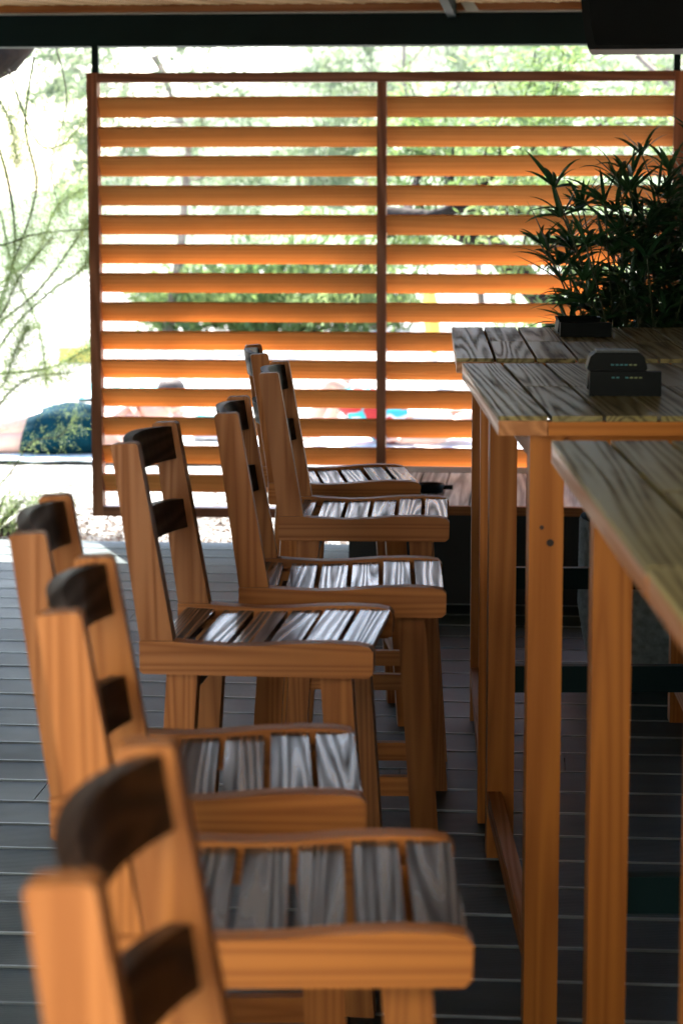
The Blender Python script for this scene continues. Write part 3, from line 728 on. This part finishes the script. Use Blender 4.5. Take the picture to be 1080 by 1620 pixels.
def person_side():
    # lies on the side on a towel, hips to the left, head propped on a hand to the right
    o = (-1.68, 14.1, -.13); e = tag(empty('person', o), 'person in dark teal shorts lying on one side on the sand', 'person')
    J = [((0, 0, .15), (.15, .13)),            # pelvis
         ((.20, 0, .15), (.125, .10)), ((.40, 0, .19), (.14, .12)), ((.50, .0, .245), (.10, .09)),   # waist chest upper chest
         ((.57, 0, .26), .05), ((.62, .0, .30), .07),      # neck, head base
         ((-.25, .02, .19), (.10, .10)), ((-.52, .0, .12), .07), ((-.60, .28, .08), .055), ((-.62, .42, .06), .035),     # upper leg
         ((-.22, .0, .085), .09), ((-.62, -.04, .075), .065), ((-.98, .1, .06), .05), ((-1.1, .08, .07), .033),        # lower leg
         ((.50, -.05, .12), .05), ((.63, -.12, .035), .038), ((.68, -.06, .17), .030),                                # propping arm
         ((.44, .02, .33), .05), ((.26, -.12, .22), .04), ((.40, -.2, .06), .030)]                              # other arm
    E = [(0,1),(1,2),(2,3),(3,4),(4,5),(0,6),(6,7),(7,8),(8,9),(0,10),(10,11),(11,12),(12,13),(2,14),(14,15),(15,16),(3,17),(17,18),(18,19)]
    hand_joints(J, E, 19, (1, -.2, -.1), (0, 1, 0)); hand_joints(J, E, 16, (0, .1, 1), (1, 0, 0))
    b = skin_mesh('body', J, E, SKIN, e)
    # head shape joined into the body mesh
    bm = bmesh.new(); bm.from_mesh(b.data)
    ellipsoid(bm, (.645, 0, .35), (.076, .09, .11), Matrix.Rotation(.2, 4, 'Y'))
    ellipsoid(bm, (.66, -.095, .34), (.012, .02, .018)); ellipsoid(bm, (.72, 0, .34), (.010, .018, .028)); ellipsoid(bm, (.575, 0, .34), (.010, .018, .028))
    for f in bm.faces: f.smooth = True
    bm.to_mesh(b.data); bm.free()
    for dx in (-.028, .028):
        bm = bmesh.new(); ellipsoid(bm, (.652+dx, -.085, .362), (.014, .008, .008)); finish('eye', bm, BLACK, e, smooth=True)
    bm = bmesh.new(); ellipsoid(bm, (.652, -.083, .305), (.026, .008, .008)); finish('mouth', bm, plain('lip', (.4, .12, .1)), e, smooth=True)
    bm = bmesh.new(); ellipsoid(bm, (.635, .002, .410), (.088, .098, .075), Matrix.Rotation(.2, 4, 'Y')); finish('hair', bm, HAIR, e, smooth=True)
    # shorts: slightly larger than hips and thighs, with folds
    bm = bmesh.new(); rows = []
    stations = [((.185, 0, .155), .135, .155), ((.10, 0, .155), .15, .165), ((0, 0, .158), .16, .165), ((-.10, 0, .150), .155, .155), ((-.20, 0, .138), .145, .135), ((-.27, .0, .130), .145, .115)]
    for k, (c, ry, rz) in enumerate(stations):
        row = []
        for i in range(40):
            a = i*2*math.pi/40; f = 1 + .035*math.sin(a*7+k*1.2) + .02*math.sin(a*13-k)
            row.append(bm.verts.new((c[0] + .03*math.sin(a)*(k > 3), c[1] + ry*math.cos(a)*f, max(.004, c[2] + rz*math.sin(a)*f))))
        rows.append(row)
    for a, b_ in zip(rows, rows[1:]):
        for i in range(40): bm.faces.new([a[i], a[(i+1) % 40], b_[(i+1) % 40], b_[i]])
    s = finish('shorts', bm, plain('teal_cloth', (.0005, .022, .032), .9, nscale=14, bump=.6, bscale=10, spec=.1), e, smooth=True)
    md = s.modifiers.new('t', 'SOLIDIFY'); md.thickness = .006
person_side()

def person_knees():
    # lies on the back with both knees up, feet to the left, body to the right
    o = (.27, 14.8, -.13); e = tag(empty('person', o), 'person lying back with bare knees up in red and cyan shorts', 'person')
    J = [((0, 0, .12), (.14, .12)), ((.2, 0, .12), (.115, .095)), ((.40, 0, .14), (.15, .11)), ((.52, 0, .15), (.12, .09)), ((.60, 0, .16), .05), ((.68, 0, .17), .07)]
    E = [(0,1),(1,2),(2,3),(3,4),(4,5)]
    for s in (-1, 1):
        n = len(J)
        dx = -.04 if s < 0 else .06
        J += [((-.08, s*.09, .15), (.09, .085)), ((-.30+dx, s*.11, .41), .060), ((-.38+dx, s*.11, .2), .052), ((-.44+dx, s*.11, .05), .036), ((-.56+dx, s*.12, .022), (.028, .02))]
        E += [(0, n), (n, n+1), (n+1, n+2), (n+2, n+3), (n+3, n+4)]
        # toes
        for k in range(5):
            J.append(((-.62+dx+.008*k, s*.12 + (k-2)*.017, .018), .009 if k else .012)); E.append((n+4, len(J)-1))
        m = len(J)
        J += [((.48, s*.17, .14), .05), ((.34, s*.30, .05), .04), ((.14, s*.26, .045), .028)]
        E += [(3, m), (m, m+1), (m+1, m+2)]
        hand_joints(J, E, m+2, (-1, -s*.3, 0), (0, 1, 0))
    b = skin_mesh('body', J, E, SKIN, e)
    bm = bmesh.new(); bm.from_mesh(b.data)
    ellipsoid(bm, (.76, 0, .17), (.11, .077, .09)); ellipsoid(bm, (.745, 0, .262), (.018, .012, .016))
    for s in (-1, 1): ellipsoid(bm, (.75, s*.078, .165), (.028, .01, .018))
    for f in bm.faces: f.smooth = True
    bm.to_mesh(b.data); bm.free()
    for s in (-1, 1):
        bm = bmesh.new(); ellipsoid(bm, (.775, s*.03, .252), (.008, .014, .008)); finish('eye', bm, BLACK, e, smooth=True)
    bm = bmesh.new(); ellipsoid(bm, (.70, 0, .248), (.008, .024, .008)); finish('mouth', bm, plain('lip_b', (.4, .12, .1)), e, smooth=True)
    bm = bmesh.new(); ellipsoid(bm, (.79, 0, .15), (.105, .088, .09)); finish('hair', bm, HAIR, e, smooth=True)
    m, nt, bb = newmat('red_cyan_cloth'); N = nt.nodes.new
    tc = N('ShaderNodeTexCoord'); n = N('ShaderNodeTexNoise'); n.inputs['Scale'].default_value = 5; n.inputs['Detail'].default_value = 1
    r = N('ShaderNodeValToRGB'); r.color_ramp.interpolation = 'CONSTANT'; el = r.color_ramp.elements
    el[0].color = (.5, .03, .03, 1); el[1].position = .47; el[1].color = (.05, .45, .5, 1); q = el.new(.56); q.color = (.7, .7, .68, 1)
    q = el.new(.6); q.color = (.5, .04, .04, 1)
    nt.links.new(tc.outputs['Object'], n.inputs[0]); nt.links.new(n.outputs[0], r.inputs[0]); nt.links.new(r.outputs[0], bb.inputs['Base Color']); bb.inputs['Roughness'].default_value = .8
    bm = bmesh.new()
    for s in (-1, 1):
        dx = -.04 if s < 0 else .06
        tube(bm, [(.12, s*.05, .13), (-.02, s*.08, .15), (-.14+dx*.4, s*.1, .24), (-.23+dx, s*.11, .34)], [.145, .14, .11, .095], 18, False)
    sh = finish('shorts', bm, m, e, smooth=True); sh.modifiers.new('t', 'SOLIDIFY').thickness = .006
    tr = skin_mesh('shirt', [((.12, 0, .125), (.135, .115)), ((.22, 0, .125), (.13, .11)), ((.40, 0, .145), (.165, .125)), ((.52, 0, .15), (.13, .10)), ((.44, .16, .13), .07), ((.44, -.16, .13), .07)], [(0,1),(1,2),(2,3),(2,4),(2,5)], plain('white_shirt', (.7, .7, .68), .8, noise_amt=.05), e)
person_knees()

def towel(name, loc, rz, w, d, cols, label):
    bm = bmesh.new(); nx, ny = 24, 12; g = []
    for j in range(ny+1):
        g.append([bm.verts.new((-w/2+w*i/nx, -d/2+d*j/ny, .012+.012*noise.noise(Vector((i*.5, j*.6, w))))) for i in range(nx+1)])
    for a, b in zip(g, g[1:]):
        for i in range(nx): bm.faces.new([a[i], a[i+1], b[i+1], b[i]])
    m, nt, bb = newmat(name+'_cloth'); N = nt.nodes.new; tc = N('ShaderNodeTexCoord'); wv = N('ShaderNodeTexWave')
    wv.inputs['Scale'].default_value = 3; wv.inputs['Distortion'].default_value = 2.5
    r = N('ShaderNodeValToRGB'); r.color_ramp.elements[0].color = (*cols[0], 1); r.color_ramp.elements[1].color = (*cols[1], 1)
    nt.links.new(tc.outputs['Object'], wv.inputs[0]); nt.links.new(wv.outputs[0], r.inputs[0]); nt.links.new(r.outputs[0], bb.inputs['Base Color']); bb.inputs['Roughness'].default_value = .9
    o = finish(name, bm, m, None, smooth=True); o.location = loc; o.rotation_euler.z = rz
    o.modifiers.new('t', 'SOLIDIFY').thickness = .01
    tag(o, label, 'towel')
towel('beach_towel', (-1.45, 14.1, -.143), R(-4), 2.3, .8, [(.5, .6, .6), (.62, .66, .64)], 'pale towel under the person in teal shorts')
towel('beach_towel', (.35, 14.8, -.143), R(-4), 2.0, .8, [(.6, .62, .62), (.5, .5, .55)], 'white towel under the person with knees up')
towel('beach_towel', (-1.6, 18.6, -.14), R(8), 1.1, 1.4, [(.05, .35, .38), (.5, .55, .55)], 'teal and white patterned towel behind the propped up head')
def bag():
    e = tag(empty('beach_bag', (-.86, 15.2, -.145)), 'small white and teal beach bag on the sand behind the screen', 'bag')
    prism('body', [(-.12, 0), (.12, 0), (.14, .10), (.11, .15), (-.11, .15), (-.14, .1)], -.05, .05, plain('white_cotton', (.7, .7, .66), .8), e, .01)
    prism('flap', [(-.09, .11), (.09, .11), (.11, .152), (-.1, .158)], -.056, -.051, plain('teal_cotton', (.03, .4, .42), .8), e, .002)
    bm = bmesh.new(); tube(bm, [(-.09, 0, .14), (-.05, 0, .22), (.05, 0, .22), (.09, 0, .14)], .008, 6); finish('handle', bm, plain('white_strap', (.6, .6, .6)), e)
bag()
YEL = plain('yellow_canvas', (.8, .55, .1), .7, noise_amt=.1)
def parasol():
    e = tag(empty('folded_parasol', (.80, 19.2, -.15), 0), 'closed yellow beach parasol standing behind the right bay of the screen', 'parasol')
    bm = bmesh.new(); tube(bm, [(0, 0, 0), (-.04, 0, .5), (-.09, 0, 1.0)], .014, 8); finish('pole', bm, WHITE, e)
    bm = bmesh.new(); n = 24; rows = []
    for t in [i/8 for i in range(9)]:
        r = .012 + .05*math.sin(math.pi*min(1, t*.9+.08)); z = .28 + .66*t
        rows.append([bm.verts.new((-.09*z + r*math.cos(a*2*math.pi/n)*(1+.2*math.sin(a*2*math.pi*6/n)), r*math.sin(a*2*math.pi/n)*(1+.2*math.sin(a*2*math.pi*6/n)), z)) for a in range(n)])
    for a, b in zip(rows, rows[1:]):
        for i in range(n): bm.faces.new([a[i], a[(i+1) % n], b[(i+1) % n], b[i]])
    finish('canopy', bm, YEL, e, smooth=True)
parasol()
def cushion():
    e = tag(empty('beach_cushion', (-2.48, 22.0, -.145), R(-10)), 'small yellow orange cushion far off on the sand at left', 'cushion')
    bm = bmesh.new(); abox(bm, -.2, .16, -.1, .1, 0, .14); finish('pad', bm, YEL, e, .05, 4)
    bm = bmesh.new(); tube(bm, [(-.1, -.09, .12), (-.06, -.13, .17), (.02, -.13, .17), (.06, -.09, .12)], .01, 6); finish('strap', bm, WHITE, e)
cushion()

# ---------------------------------------------------------------- light
SUN_EL, SUN_AZ = R(58), R(-18)       # azimuth measured from +y towards +x: the sun stands beyond the screen
wd = bpy.data.worlds.new('World'); scene.world = wd; wd.use_nodes = True
nt = wd.node_tree; bg = nt.nodes['Background']; sky = nt.nodes.new('ShaderNodeTexSky'); sky.sky_type = 'NISHITA'
sky.sun_disc = False; sky.sun_elevation = SUN_EL; sky.sun_rotation = SUN_AZ; sky.air_density = 1.; sky.dust_density = 1.5
nt.links.new(sky.outputs[0], bg.inputs[0]); bg.inputs[1].default_value = .13
sl = bpy.data.lights.new('sun', 'SUN'); sl.energy = 4.2; sl.angle = R(.53); sl.color = (1, .95, .87)
so = bpy.data.objects.new('sun', sl); COL.objects.link(so)
d = Vector((math.sin(SUN_AZ)*math.cos(SUN_EL), math.cos(SUN_AZ)*math.cos(SUN_EL), math.sin(SUN_EL)))
so.rotation_euler = d.to_track_quat('Z', 'Y').to_euler()
scene.view_settings.view_transform = 'Standard'; scene.view_settings.look = 'None'
scene.view_settings.exposure = 3.15; scene.view_settings.gamma = 1
scene.cycles.max_bounces = 10; scene.cycles.diffuse_bounces = 6; scene.cycles.glossy_bounces = 4
scene.cycles.use_denoising = True
scene.cycles.sample_clamp_indirect = 8
